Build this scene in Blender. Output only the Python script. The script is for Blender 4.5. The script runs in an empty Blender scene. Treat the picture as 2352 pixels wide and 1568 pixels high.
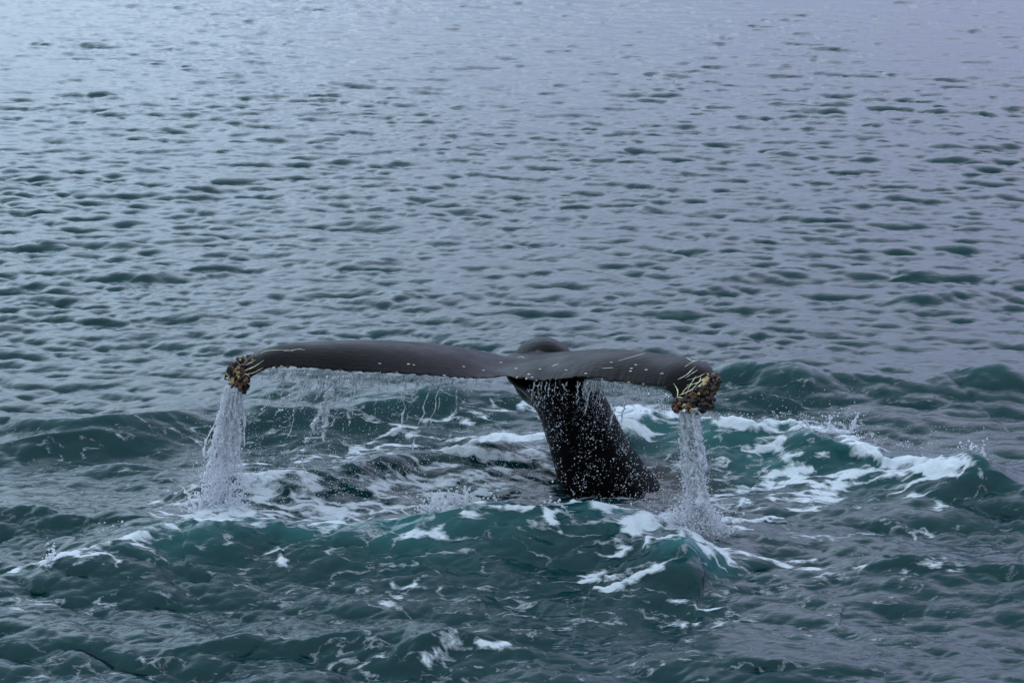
import bpy, math, random
import numpy as np
from mathutils import Vector, Matrix, noise as mnoise
from mathutils.bvhtree import BVHTree

random.seed(7)
rng = np.random.default_rng(11)
scene = bpy.context.scene
col = scene.collection

# ---------------------------------------------------------------- camera
H = 5.5
PITCH = math.radians(14.5)
HFOV = math.radians(27.0)
cam_data = bpy.data.cameras.new('camera')
cam_data.sensor_width = 36.0
cam_data.angle = HFOV
cam_data.clip_start = 0.1
cam_data.clip_end = 20000
cam_data.dof.use_dof = True
cam_data.dof.focus_distance = 16.6
cam_data.dof.aperture_fstop = 9.0
cam = bpy.data.objects.new('camera', cam_data)
col.objects.link(cam)
cam.location = (0, 0, H)
cam.rotation_euler = (math.pi / 2 - PITCH, 0, 0)
scene.camera = cam

# ---------------------------------------------------------------- world
SUN_EL, SUN_AZ = math.radians(64), math.radians(-95)   # azimuth from +Y, towards -X
world = bpy.data.worlds.new('World')
scene.world = world
world.use_nodes = True
wn, wl = world.node_tree.nodes, world.node_tree.links
wn.clear()
w_out = wn.new('ShaderNodeOutputWorld')
bg_sky = wn.new('ShaderNodeBackground')
bg_cloud = wn.new('ShaderNodeBackground')
wmix = wn.new('ShaderNodeMixShader')
sky = wn.new('ShaderNodeTexSky')
sky.sky_type = 'NISHITA'
sky.sun_disc = False
sky.sun_elevation = SUN_EL
sky.sun_rotation = SUN_AZ
sky.dust_density = 0.0
bg_sky.inputs['Strength'].default_value = 0.06
wl.new(sky.outputs[0], bg_sky.inputs['Color'])
tc = wn.new('ShaderNodeTexCoord')
sep = wn.new('ShaderNodeSeparateXYZ')
wl.new(tc.outputs['Generated'], sep.inputs[0])
cn = wn.new('ShaderNodeTexNoise')
cn.inputs['Scale'].default_value = 2.2
cn.inputs['Detail'].default_value = 5
cn.inputs['Roughness'].default_value = 0.55
wl.new(tc.outputs['Generated'], cn.inputs['Vector'])
side = wn.new('ShaderNodeMapRange')          # bluish white to the left, mauve to the right
side.interpolation_type = 'SMOOTHSTEP'
side.inputs['From Min'].default_value = -0.4
side.inputs['From Max'].default_value = 0.36
wl.new(sep.outputs['X'], side.inputs['Value'])
cc = wn.new('ShaderNodeMix'); cc.data_type = 'RGBA'
cc.inputs['A'].default_value = (0.47, 0.69, 0.92, 1)
cc.inputs['B'].default_value = (0.42, 0.45, 0.70, 1)
wl.new(side.outputs[0], cc.inputs['Factor'])
cr = wn.new('ShaderNodeMapRange')
cr.inputs['From Min'].default_value = 0.3
cr.inputs['From Max'].default_value = 0.7
cr.inputs['To Min'].default_value = 0.72
cr.inputs['To Max'].default_value = 1.25
wl.new(cn.outputs['Fac'], cr.inputs['Value'])
zc = wn.new('ShaderNodeMix'); zc.data_type = 'RGBA'       # bluer overhead, where the cloud is thinner
zc.inputs['B'].default_value = (0.27, 0.49, 0.64, 1)
zf = wn.new('ShaderNodeMapRange'); zf.interpolation_type = 'SMOOTHSTEP'
zf.inputs['From Min'].default_value = 0.45; zf.inputs['From Max'].default_value = 0.95
zy = wn.new('ShaderNodeMath'); zy.operation = 'MULTIPLY_ADD'; zy.inputs[1].default_value = -0.6; zy.inputs[2].default_value = 0.35
wl.new(sep.outputs['Y'], zy.inputs[0])
zz_ = wn.new('ShaderNodeMath'); zz_.operation = 'ADD'
wl.new(zy.outputs[0], zz_.inputs[0]); wl.new(sep.outputs['Z'], zz_.inputs[1])
wl.new(zz_.outputs[0], zf.inputs['Value']); wl.new(zf.outputs[0], zc.inputs['Factor'])
wl.new(cc.outputs['Result'], zc.inputs['A'])
wl.new(zc.outputs['Result'], bg_cloud.inputs['Color'])
# the cloud is thin and bright ahead of the boat, low over the horizon, heavier overhead and behind
elv = wn.new('ShaderNodeMapRange'); elv.interpolation_type = 'SMOOTHSTEP'
elv.inputs['From Min'].default_value = 0.80; elv.inputs['From Max'].default_value = 0.12
elv.inputs['To Min'].default_value = 0.0; elv.inputs['To Max'].default_value = 1.0
wl.new(sep.outputs['Z'], elv.inputs['Value'])
fwd = wn.new('ShaderNodeMapRange'); fwd.interpolation_type = 'SMOOTHSTEP'
fwd.inputs['From Min'].default_value = -0.5; fwd.inputs['From Max'].default_value = 0.9
fwd.inputs['To Min'].default_value = 0.0; fwd.inputs['To Max'].default_value = 1.0
wl.new(sep.outputs['Y'], fwd.inputs['Value'])
ef = wn.new('ShaderNodeMath'); ef.operation = 'MULTIPLY'
wl.new(elv.outputs[0], ef.inputs[0]); wl.new(fwd.outputs[0], ef.inputs[1])
eg = wn.new('ShaderNodeMath'); eg.operation = 'MULTIPLY_ADD'; eg.inputs[1].default_value = 0.98; eg.inputs[2].default_value = 0.58
wl.new(ef.outputs[0], eg.inputs[0])
lowz = wn.new('ShaderNodeMapRange')
lowz.inputs['From Max'].default_value = 0.45; lowz.inputs['To Min'].default_value = 0.26
wl.new(sep.outputs['Z'], lowz.inputs['Value'])
eh = wn.new('ShaderNodeMath'); eh.operation = 'MULTIPLY'
wl.new(eg.outputs[0], eh.inputs[0]); wl.new(lowz.outputs[0], eh.inputs[1])
es = wn.new('ShaderNodeMath'); es.operation = 'MULTIPLY'
wl.new(eh.outputs[0], es.inputs[0]); wl.new(cr.outputs[0], es.inputs[1])
wl.new(es.outputs[0], bg_cloud.inputs['Strength'])
wmix.inputs['Fac'].default_value = 0.93
wl.new(bg_sky.outputs[0], wmix.inputs[1])
wl.new(bg_cloud.outputs[0], wmix.inputs[2])
wl.new(wmix.outputs[0], w_out.inputs['Surface'])

# ---------------------------------------------------------------- sun behind thin cloud
sd = bpy.data.lights.new('sun', 'SUN')
sd.energy = 0.6
sd.angle = math.radians(165)
sd.color = (1.0, 0.98, 0.95)
so = bpy.data.objects.new('sun', sd)
col.objects.link(so)
sdir = Vector((math.sin(SUN_AZ) * math.cos(SUN_EL), math.cos(SUN_AZ) * math.cos(SUN_EL), math.sin(SUN_EL)))
so.rotation_euler = sdir.to_track_quat('Z', 'Y').to_euler()
so.location = sdir * 60

scene.view_settings.view_transform = 'Standard'
scene.view_settings.look = 'None'
scene.view_settings.gamma = 1.0
scene.view_settings.use_curve_mapping = False
scene.view_settings.exposure = 1.1
scene.cycles.max_bounces = 12
scene.cycles.diffuse_bounces = 8
scene.cycles.transparent_max_bounces = 24
scene.cycles.transmission_bounces = 6
scene.cycles.caustics_reflective = False
scene.cycles.caustics_refractive = False

# ---------------------------------------------------------------- helpers
WT = 2 * math.tan(HFOV / 2)
cp, sp = math.cos(PITCH), math.sin(PITCH)


def ray(px, py):
    """direction of sight for a spot measured on the photograph (2352 x 1568)"""
    xn = (px - 1176.0) / 2352.0 * WT
    yn = -(py - 784.0) / 2352.0 * WT
    return xn, cp + sp * yn, -sp + cp * yn


def P(px, py, D):
    """the point of the place that lies D metres out from the boat"""
    dx, dy, dz = ray(px, py)
    t = D / dy
    return Vector((dx * t, D, H + dz * t))


def G(px, py, z=0.0):
    dx, dy, dz = ray(px, py)
    t = (z - H) / dz
    return (dx * t, dy * t)


def sstep(x, a, b):
    t = np.clip((x - a) / (b - a), 0, 1)
    return t * t * (3 - 2 * t)


def tag(o, label=None, cat=None, group=None, kind=None):
    if label: o['label'] = label
    if cat: o['category'] = cat
    if group: o['group'] = group
    if kind: o['kind'] = kind
    return o


def mesh_obj(name, verts, faces, mat=None, parent=None, smooth=True):
    me = bpy.data.meshes.new(name)
    verts = np.asarray(verts, dtype=np.float32).reshape(-1, 3)
    faces = np.asarray(faces, dtype=np.int32)
    n, k = faces.shape
    me.vertices.add(len(verts)); me.vertices.foreach_set('co', verts.ravel())
    me.loops.add(n * k); me.loops.foreach_set('vertex_index', faces.ravel())
    me.polygons.add(n)
    me.polygons.foreach_set('loop_start', np.arange(0, n * k, k, dtype=np.int32))
    me.polygons.foreach_set('loop_total', np.full(n, k, dtype=np.int32))
    me.polygons.foreach_set('use_smooth', np.full(n, smooth))
    me.update(calc_edges=True)
    if mat: me.materials.append(mat)
    o = bpy.data.objects.new(name, me)
    col.objects.link(o)
    if parent: o.parent = parent
    return o


# ---- smooth value noise on arrays (used for wave groups, foam and strand shapes)
_nt = rng.random((256, 256)).astype(np.float32)


def vnoise(x, y):
    x = np.asarray(x, dtype=np.float64); y = np.asarray(y, dtype=np.float64)
    xi = np.floor(x).astype(np.int64); yi = np.floor(y).astype(np.int64)
    fx = x - xi; fy = y - yi
    fx = fx * fx * (3 - 2 * fx); fy = fy * fy * (3 - 2 * fy)
    a = _nt[xi & 255, yi & 255]; b = _nt[(xi + 1) & 255, yi & 255]
    c = _nt[xi & 255, (yi + 1) & 255]; d = _nt[(xi + 1) & 255, (yi + 1) & 255]
    return (a * (1 - fx) + b * fx) * (1 - fy) + (c * (1 - fx) + d * fx) * fy


def fbm(x, y, o=4):
    s = 0; a = 0.5; t = 0
    for i in range(o):
        s = s + a * vnoise(x * 2 ** i + 17.3 * i, y * 2 ** i + 9.1 * i); t += a; a *= 0.5
    return s / t


# ---------------------------------------------------------------- materials
def new_mat(name):
    m = bpy.data.materials.new(name)
    m.use_nodes = True
    nt = m.node_tree
    return m, nt.nodes, nt.links, nt.nodes['Principled BSDF']


def mat_sea():
    m, n, l, b = new_mat('sea_water')
    geo = n.new('ShaderNodeNewGeometry')
    fo = n.new('ShaderNodeAttribute'); fo.attribute_name = 'foam'
    ae = n.new('ShaderNodeAttribute'); ae.attribute_name = 'aerated_crest_glow'
    warp = n.new('ShaderNodeTexNoise'); warp.inputs['Scale'].default_value = 1.6; warp.inputs['Detail'].default_value = 4
    l.new(geo.outputs['Position'], warp.inputs['Vector'])
    wadd = n.new('ShaderNodeVectorMath'); wadd.operation = 'MULTIPLY_ADD'
    wadd.inputs[1].default_value = (0.34, 0.34, 0.0)
    l.new(warp.outputs['Color'], wadd.inputs[0]); l.new(geo.outputs['Position'], wadd.inputs[2])
    mp = n.new('ShaderNodeMapping'); mp.inputs['Scale'].default_value = (0.42, 1.0, 0.3)
    mp.inputs['Rotation'].default_value = (0, 0, -0.22)
    l.new(wadd.outputs[0], mp.inputs['Vector'])
    # lace: thin drawn-out white lines between open cells
    vo = n.new('ShaderNodeTexNoise'); vo.inputs['Scale'].default_value = 5.0; vo.inputs['Detail'].default_value = 4
    l.new(mp.outputs[0], vo.inputs['Vector'])
    v1 = n.new('ShaderNodeMath'); v1.operation = 'SUBTRACT'; v1.inputs[1].default_value = 0.5
    l.new(vo.outputs['Fac'], v1.inputs[0])
    v2 = n.new('ShaderNodeMath'); v2.operation = 'ABSOLUTE'; l.new(v1.outputs[0], v2.inputs[0])
    vr = n.new('ShaderNodeMapRange'); vr.inputs['From Min'].default_value = 0.0; vr.inputs['From Max'].default_value = 0.09
    vr.inputs['To Min'].default_value = 0.52; vr.inputs['To Max'].default_value = 0.0
    l.new(v2.outputs[0], vr.inputs['Value'])
    fn = n.new('ShaderNodeTexNoise'); fn.inputs['Scale'].default_value = 13.0; fn.inputs['Detail'].default_value = 10
    fn.inputs['Roughness'].default_value = 0.78
    l.new(mp.outputs[0], fn.inputs['Vector'])
    fr_ = n.new('ShaderNodeMapRange'); fr_.inputs['From Min'].default_value = 0.28; fr_.inputs['From Max'].default_value = 0.72
    fr_.inputs['To Max'].default_value = 0.66
    l.new(fn.outputs['Fac'], fr_.inputs['Value'])
    a2 = n.new('ShaderNodeMath'); a2.operation = 'ADD'
    l.new(fr_.outputs[0], a2.inputs[0]); l.new(vr.outputs[0], a2.inputs[1])
    a3 = n.new('ShaderNodeMath'); a3.operation = 'MULTIPLY_ADD'; a3.inputs[1].default_value = 0.85
    l.new(fo.outputs['Fac'], a3.inputs[0]); l.new(a2.outputs[0], a3.inputs[2])
    fm = n.new('ShaderNodeMapRange'); fm.inputs['From Min'].default_value = 0.90; fm.inputs['From Max'].default_value = 1.16
    l.new(a3.outputs[0], fm.inputs['Value'])
    gate = n.new('ShaderNodeMapRange'); gate.inputs['From Min'].default_value = 0.0; gate.inputs['From Max'].default_value = 0.12
    l.new(fo.outputs['Fac'], gate.inputs['Value'])
    fmask = n.new('ShaderNodeMath'); fmask.operation = 'MULTIPLY'
    l.new(fm.outputs[0], fmask.inputs[0]); l.new(gate.outputs[0], fmask.inputs[1])
    # water colour: deep teal, milky where air is stirred in, plus painted glow on high crests
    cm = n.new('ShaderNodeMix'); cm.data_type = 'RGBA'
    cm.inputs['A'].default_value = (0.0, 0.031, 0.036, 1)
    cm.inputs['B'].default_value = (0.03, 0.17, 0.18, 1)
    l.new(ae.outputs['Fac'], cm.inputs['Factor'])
    bb = n.new('ShaderNodeAttribute'); bb.attribute_name = 'back_below'
    cb_ = n.new('ShaderNodeMix'); cb_.data_type = 'RGBA'
    cb_.inputs['B'].default_value = (0.052, 0.046, 0.052, 1)
    l.new(bb.outputs['Fac'], cb_.inputs['Factor']); l.new(cm.outputs['Result'], cb_.inputs['A'])
    cf = n.new('ShaderNodeMix'); cf.data_type = 'RGBA'
    cf.inputs['B'].default_value = (0.80, 0.81, 0.88, 1)
    l.new(fmask.outputs[0], cf.inputs['Factor']); l.new(cb_.outputs['Result'], cf.inputs['A'])
    l.new(cf.outputs['Result'], b.inputs['Base Color'])
    rr = n.new('ShaderNodeMapRange'); rr.inputs['To Min'].default_value = 0.05; rr.inputs['To Max'].default_value = 0.6
    l.new(fmask.outputs[0], rr.inputs['Value']); l.new(rr.outputs[0], b.inputs['Roughness'])
    b.inputs['IOR'].default_value = 1.333
    # capillary ripples
    mp2 = n.new('ShaderNodeMapping'); mp2.inputs['Scale'].default_value = (0.65, 1.6, 1.0)
    mp2.inputs['Rotation'].default_value = (0, 0, 0.2)
    l.new(geo.outputs['Position'], mp2.inputs['Vector'])
    r1 = n.new('ShaderNodeTexNoise'); r1.inputs['Scale'].default_value = 10.0; r1.inputs['Detail'].default_value = 6
    r1.inputs['Roughness'].default_value = 0.6; r1.inputs['Distortion'].default_value = 0.4
    l.new(mp2.outputs[0], r1.inputs['Vector'])
    b1 = n.new('ShaderNodeBump'); b1.inputs['Strength'].default_value = 0.6; b1.inputs['Distance'].default_value = 0.012
    l.new(r1.outputs['Fac'], b1.inputs['Height'])
    b2 = n.new('ShaderNodeBump'); b2.inputs['Strength'].default_value = 0.8; b2.inputs['Distance'].default_value = 0.02
    fh = n.new('ShaderNodeMath'); fh.operation = 'MULTIPLY'
    l.new(fmask.outputs[0], fh.inputs[0]); l.new(a2.outputs[0], fh.inputs[1])
    l.new(fh.outputs[0], b2.inputs['Height']); l.new(b1.outputs[0], b2.inputs['Normal'])
    l.new(b2.outputs[0], b.inputs['Normal'])
    return m


def mat_skin():
    m, n, l, b = new_mat('wet_whale_skin')
    geo = n.new('ShaderNodeNewGeometry')
    t1 = n.new('ShaderNodeTexNoise'); t1.inputs['Scale'].default_value = 3.5; t1.inputs['Detail'].default_value = 9; t1.inputs['Roughness'].default_value = 0.65
    l.new(geo.outputs['Position'], t1.inputs['Vector'])
    r = n.new('ShaderNodeValToRGB')
    r.color_ramp.elements[0].position = 0.3; r.color_ramp.elements[0].color = (0.003, 0.0023, 0.0026, 1)
    r.color_ramp.elements[1].position = 0.75; r.color_ramp.elements[1].color = (0.012, 0.0085, 0.0095, 1)
    l.new(t1.outputs['Fac'], r.inputs['Fac']); l.new(r.outputs[0], b.inputs['Base Color'])
    b.inputs['Roughness'].default_value = 0.33
    b.inputs['IOR'].default_value = 1.25
    b.inputs['Specular IOR Level'].default_value = 0.15
    rg = n.new('ShaderNodeMapRange'); rg.inputs['From Min'].default_value = 0.3; rg.inputs['From Max'].default_value = 0.7
    rg.inputs['To Min'].default_value = 0.2; rg.inputs['To Max'].default_value = 0.46
    l.new(t1.outputs['Fac'], rg.inputs['Value']); l.new(rg.outputs[0], b.inputs['Roughness'])
    mp = n.new('ShaderNodeMapping'); mp.inputs['Scale'].default_value = (1.0, 2.6, 2.6)
    l.new(geo.outputs['Position'], mp.inputs['Vector'])
    t2 = n.new('ShaderNodeTexNoise'); t2.inputs['Scale'].default_value = 14; t2.inputs['Detail'].default_value = 5
    l.new(mp.outputs[0], t2.inputs['Vector'])
    bp = n.new('ShaderNodeBump'); bp.inputs['Strength'].default_value = 0.22; bp.inputs['Distance'].default_value = 0.012
    l.new(t2.outputs['Fac'], bp.inputs['Height']); l.new(bp.outputs[0], b.inputs['Normal'])
    return m


def mat_plain(name, c, rough=0.5, var=0.0, c2=None, scale=30):
    m, n, l, b = new_mat(name)
    b.inputs['Roughness'].default_value = rough
    if c2 is None:
        b.inputs['Base Color'].default_value = (*c, 1)
    else:
        oi = n.new('ShaderNodeObjectInfo')
        geo = n.new('ShaderNodeNewGeometry')
        t = n.new('ShaderNodeTexNoise'); t.inputs['Scale'].default_value = scale; t.inputs['Detail'].default_value = 3
        l.new(geo.outputs['Position'], t.inputs['Vector'])
        ad = n.new('ShaderNodeMath'); ad.operation = 'MULTIPLY_ADD'; ad.inputs[1].default_value = 0.5
        l.new(oi.outputs['Random'], ad.inputs[0]); l.new(t.outputs['Fac'], ad.inputs[2])
        mr = n.new('ShaderNodeMapRange'); mr.inputs['From Min'].default_value = 0.72; mr.inputs['From Max'].default_value = 1.05
        l.new(ad.outputs[0], mr.inputs['Value'])
        mx = n.new('ShaderNodeMix'); mx.data_type = 'RGBA'
        mx.inputs['A'].default_value = (*c, 1); mx.inputs['B'].default_value = (*c2, 1)
        l.new(mr.outputs[0], mx.inputs['Factor']); l.new(mx.outputs['Result'], b.inputs['Base Color'])
    return m


def mat_water(name, white, trans, scale=40.0):
    """falling water: clear water with air in it; `white` = share of froth, `trans` = clear openings"""
    m, n, l, b = new_mat(name)
    b.inputs['Base Color'].default_value = (0.93, 0.96, 1.0, 1)
    b.inputs['Roughness'].default_value = 0.04
    b.inputs['IOR'].default_value = 1.333
    b.inputs['Transmission Weight'].default_value = 1.0
    df = n.new('ShaderNodeBsdfDiffuse'); df.inputs['Color'].default_value = (0.95, 0.94, 0.98, 1)
    tl = n.new('ShaderNodeBsdfTranslucent'); tl.inputs['Color'].default_value = (0.95, 0.94, 0.98, 1)
    fr = n.new('ShaderNodeMixShader'); fr.inputs['Fac'].default_value = 0.62
    l.new(df.outputs[0], fr.inputs[1]); l.new(tl.outputs[0], fr.inputs[2])
    geo = n.new('ShaderNodeNewGeometry')
    t = n.new('ShaderNodeTexNoise'); t.inputs['Scale'].default_value = scale; t.inputs['Detail'].default_value = 4
    l.new(geo.outputs['Position'], t.inputs['Vector'])
    mr = n.new('ShaderNodeMapRange')
    mr.inputs['From Min'].default_value = 0.35; mr.inputs['From Max'].default_value = 0.65
    mr.inputs['To Min'].default_value = max(0, white - 0.3); mr.inputs['To Max'].default_value = min(1, white + 0.3)
    l.new(t.outputs['Fac'], mr.inputs['Value'])
    mx = n.new('ShaderNodeMixShader')
    l.new(mr.outputs[0], mx.inputs['Fac']); l.new(b.outputs[0], mx.inputs[1]); l.new(fr.outputs[0], mx.inputs[2])
    out = n['Material Output']
    if trans > 0:
        tp = n.new('ShaderNodeBsdfTransparent')
        m2 = n.new('ShaderNodeMixShader'); m2.inputs['Fac'].default_value = trans
        l.new(mx.outputs[0], m2.inputs[1]); l.new(tp.outputs[0], m2.inputs[2])
        l.new(m2.outputs[0], out.inputs['Surface'])
    else:
        l.new(mx.outputs[0], out.inputs['Surface'])
    return m


M_SEA = mat_sea()
M_SKIN = mat_skin()
M_BARN = mat_plain('barnacle_shell', (0.018, 0.007, 0.006), 0.35, c2=(0.17, 0.060, 0.020), scale=25)
M_BARN_PALE = mat_plain('barnacle_pale_shell', (0.50, 0.33, 0.11), 0.5, c2=(0.80, 0.64, 0.34), scale=25)
M_SCAR = mat_plain('scar_tissue', (0.80, 0.75, 0.62), 0.5)
M_SCAR_Y = mat_plain('yellow_scar_tissue', (0.85, 0.72, 0.48), 0.5)
M_DROP = mat_water('droplet_water', 0.78, 0.0)
M_STREAM = mat_water('aerated_falling_water', 1.15, 0.08, 30)
M_SHEET = mat_water('thin_water_sheet', 0.3, 0.75, 18)
M_FROTH = mat_plain('white_froth', (0.8, 0.81, 0.88), 0.6)

# ---------------------------------------------------------------- the sea
def ocean_tile(N, L, wind_ang, lam_min, lam_peak, lam_max, spread, seed, power=4.0):
    r = np.random.default_rng(seed)
    k1 = np.fft.fftfreq(N, L / N) * 2 * np.pi
    KX, KY = np.meshgrid(k1, k1, indexing='ij')
    K = np.hypot(KX, KY); K[0, 0] = 1
    kp = 2 * np.pi / lam_peak
    wx, wy = math.cos(wind_ang), math.sin(wind_ang)
    cosw = (KX * wx + KY * wy) / K
    S = np.exp(-(kp / K) ** 2 * 1.0) / K ** power * (0.03 + np.abs(cosw) ** spread)
    S *= sstep(K, 2 * np.pi / lam_max * 0.7, 2 * np.pi / lam_max) * (1 - sstep(K, 2 * np.pi / lam_min, 2 * np.pi / lam_min * 1.3))
    S[0, 0] = 0
    hk = np.sqrt(S) * (r.normal(size=(N, N)) + 1j * r.normal(size=(N, N)))
    h = np.fft.ifft2(hk)
    hr = h.real
    # keep the spectrum of the real field so that the chop is exact
    hk = np.fft.fft2(hr)
    dx = np.fft.ifft2(-1j * KX / K * hk).real
    dy = np.fft.ifft2(-1j * KY / K * hk).real
    sx = np.fft.ifft2(1j * KX * hk).real
    sy = np.fft.ifft2(1j * KY * hk).real
    sl = math.sqrt((sx ** 2 + sy ** 2).mean())
    return [a.astype(np.float32) / sl for a in (hr, dx, dy)], L, N      # unit rms slope


def sample(tile, x, y):
    arrs, L, N = tile
    u = (x / L * N) % N; v = (y / L * N) % N
    i = np.floor(u).astype(np.int32); j = np.floor(v).astype(np.int32)
    fu = (u - i).astype(np.float32); fv = (v - j).astype(np.float32)
    i %= N; j %= N
    i2 = (i + 1) % N; j2 = (j + 1) % N
    out = []
    for a in arrs:
        out.append((a[i, j] * (1 - fu) + a[i2, j] * fu) * (1 - fv) + (a[i, j2] * (1 - fu) + a[i2, j2] * fu) * fv)
    return out


WIND = math.radians(-102)
TA = ocean_tile(2048, 67.0, WIND, 0.22, 1.15, 9.0, 5.0, 3, 3.25)
TB = ocean_tile(1024, 13.7, WIND + 0.3, 0.06, 0.3, 0.45, 3.0, 5, 3.8)

# crests measured on the photograph: (px, py, height m), front width, back width
RIDGES = [
    # the near wave raised by the tail
    ([(-60, 1310, 0.07), (60, 1300, 0.11), (130, 1285, 0.16), (220, 1250, 0.20), (320, 1222, 0.23), (420, 1195, 0.25), (520, 1188, 0.29), (640, 1190, 0.27),
      (760, 1195, 0.25), (880, 1180, 0.29), (1000, 1160, 0.31), (1100, 1150, 0.32), (1200, 1155, 0.29), (1300, 1152, 0.29), (1400, 1152, 0.29),
      (1470, 1178, 0.23), (1540, 1195, 0.18), (1620, 1225, .07)], .82, .75),
    # second wave under the left lobe
    ([(340, 1160, .02), (400, 1130, .10), (470, 1100, .20), (560, 1082, .26), (660, 1066, .28), (760, 1052, .28), (900, 1038, .22), (1030, 1028, .20),
      (1120, 1003, .26), (1180, 1000, .22), (1260, 997, .12)], .45, .5),
    # ring of broken water to the right
    ([(1380, 975, .15), (1430, 950, .30), (1500, 945, .32), (1570, 955, .30), (1640, 962, .30), (1720, 962, .28), (1800, 966, .26), (1860, 985, .26),
      (1930, 1002, .24), (2000, 1032, .20), (2080, 1050, .18), (2140, 1058, .20), (2200, 1048, .27), (2250, 1056, .26), (2290, 1080, .12), (2330, 1110, .02)], .50, .4),
    # steep hump in front of the right stream
    ([(1440, 1270, .04), (1500, 1240, .18), (1550, 1222, .32), (1600, 1250, .22), (1650, 1290, .10), (1720, 1330, .02)], .55, .35),
    # foreground crests
    ([(500, 1480, .02), (620, 1462, .08), (720, 1446, .13), (830, 1436, .15), (900, 1450, .06)], .30, .35),
    ([(880, 1450, .05), (960, 1428, .18), (1040, 1436, .20), (1120, 1458, .16), (1220, 1482, .10), (1320, 1490, .02)], .30, .4),
    ([(1880, 1290, .03), (1980, 1268, .12), (2060, 1255, .20), (2160, 1262, .20), (2260, 1290, .16), (2380, 1310, .14)], .45, .4),
    ([(1480, 1520, .02), (1600, 1505, .08), (1740, 1500, .10), (1880, 1512, .06), (1980, 1520, .02)], .3, .3),
    ([(-40, 1440, .10), (60, 1438, .12), (160, 1448, .10), (280, 1470, .04)], .35, .4),
    ([(330, 1500, .02), (430, 1480, .08), (540, 1465, .08), (640, 1440, .05)], .2, .3),
    ([(2060, 1180, .05), (2180, 1130, .10), (2300, 1110, .16), (2400, 1120, .2)], .5, .5),
    # swell behind the tail
    ([(1480, 850, .06), (1600, 834, .18), (1720, 832, .24), (1840, 838, .24), (1960, 850, .20), (2080, 868, .18), (2160, 845, .20), (2260, 838, .24), (2400, 845, .24)], .75, .8),
    ([(520, 905, .06), (640, 885, .18), (800, 888, .22), (980, 893, .24), (1130, 888, .22), (1220, 890, .2)], .7, .7),
    ([(500, 950, .04), (640, 940, .14), (800, 935, .16), (950, 940, .12), (1080, 950, .04)], .35, .4),
    ([(-60, 958, .12), (100, 965, .16), (240, 955, .18), (380, 935, .20), (480, 922, .12)], .45, .5),
    ([(-60, 1030, .06), (80, 1010, .12), (220, 1000, .10), (360, 1010, .04)], .3, .4),
    ([(-60, 1150, .16), (60, 1160, .16), (180, 1185, .12), (300, 1210, .08), (360, 1235, .02)], .35, .4),
    ([(60, 1080, .02), (200, 1070, .08), (340, 1075, .08), (440, 1085, .03)], .25, .35),
    # small steep crests of the open water
    ([(885, 668, .0), (905, 660, .13), (950, 662, .13), (1000, 672, .07), (1110, 662, .04)], .20, .3),
    ([(240, 628, .03), (300, 618, .10), (370, 620, .09), (430, 612, .07), (520, 606, .08), (560, 612, .02)], .18, .3),
    ([(60, 655, .04), (120, 640, .08), (180, 640, .04)], .18, .3),
    ([(370, 438, .02), (420, 432, .10), (480, 424, .08)], .2, .3),
    ([(1090, 436, .02), (1140, 430, .09), (1200, 426, .05)], .2, .3),
    ([(500, 78, .0), (530, 68, .20), (565, 78, .15), (610, 84, .02)], .3, .4),
    ([(1000, 548, .02), (1035, 542, .07), (1070, 546, .03)], .2, .3),
    ([(600, 480, .02), (680, 474, .07), (730, 470, .03)], .18, .3),
    ([(1590, 655, .03), (1640, 640, .10), (1720, 628, .09), (1820, 612, .07), (1940, 600, .03)], .2, .35),
    ([(2030, 690, .03), (2140, 678, .12), (2260, 658, .10), (2340, 655, .05)], .25, .4),
    ([(2040, 632, .03), (2080, 620, .12), (2140, 622, .03)], .2, .3),
    ([(2130, 332, .03), (2180, 325, .12), (2230, 322, .04)], .25, .3),
    ([(2230, 452, .04), (2290, 442, .12), (2330, 438, .03)], .25, .3),
    ([(1970, 290, .02), (2010, 280, .12), (2050, 288, .03)], .25, .3),
    ([(2290, 246, .04), (2320, 238, .14), (2352, 240, .10)], .25, .3),
    ([(1770, 152, .02), (1802, 146, .18), (1830, 152, .02)], .3, .3),
    ([(1690, 184, .0), (1640, 182, .08), (1560, 192, .1), (1545, 196, .02)], .25, .3),
    ([(1740, 425, .03), (1800, 408, .02)], .2, .2),
    ([(820, 600, .04), (880, 590, .08), (930, 596, .03)], .2, .3),
    ([(180, 735, .05), (215, 725, .09), (260, 730, .05)], .2, .25),
    ([(400, 720, .02), (445, 716, .08), (480, 722, .02)], .2, .25),
    ([(1440, 478, .02), (1480, 476, .10), (1510, 478, .03)], .15, .2),
    ([(920, 145, .0), (980, 142, .10), (1060, 146, .07), (1090, 148, .0)], .3, .3),
    ([(0, 565, .05), (70, 556, .10), (130, 556, .08), (170, 570, .03)], .25, .3),
    ([(720, 188, .03), (780, 180, .12), (830, 176, .03)], .3, .3),
    ([(330, 296, .03), (370, 292, .11), (410, 294, .03)], .3, .3),
    ([(200, 215, .04), (235, 210, .10), (290, 212, .08), (345, 212, .02)], .3, .3),
]
BODY = G(1496, 1110, .0)
RW = []
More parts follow.
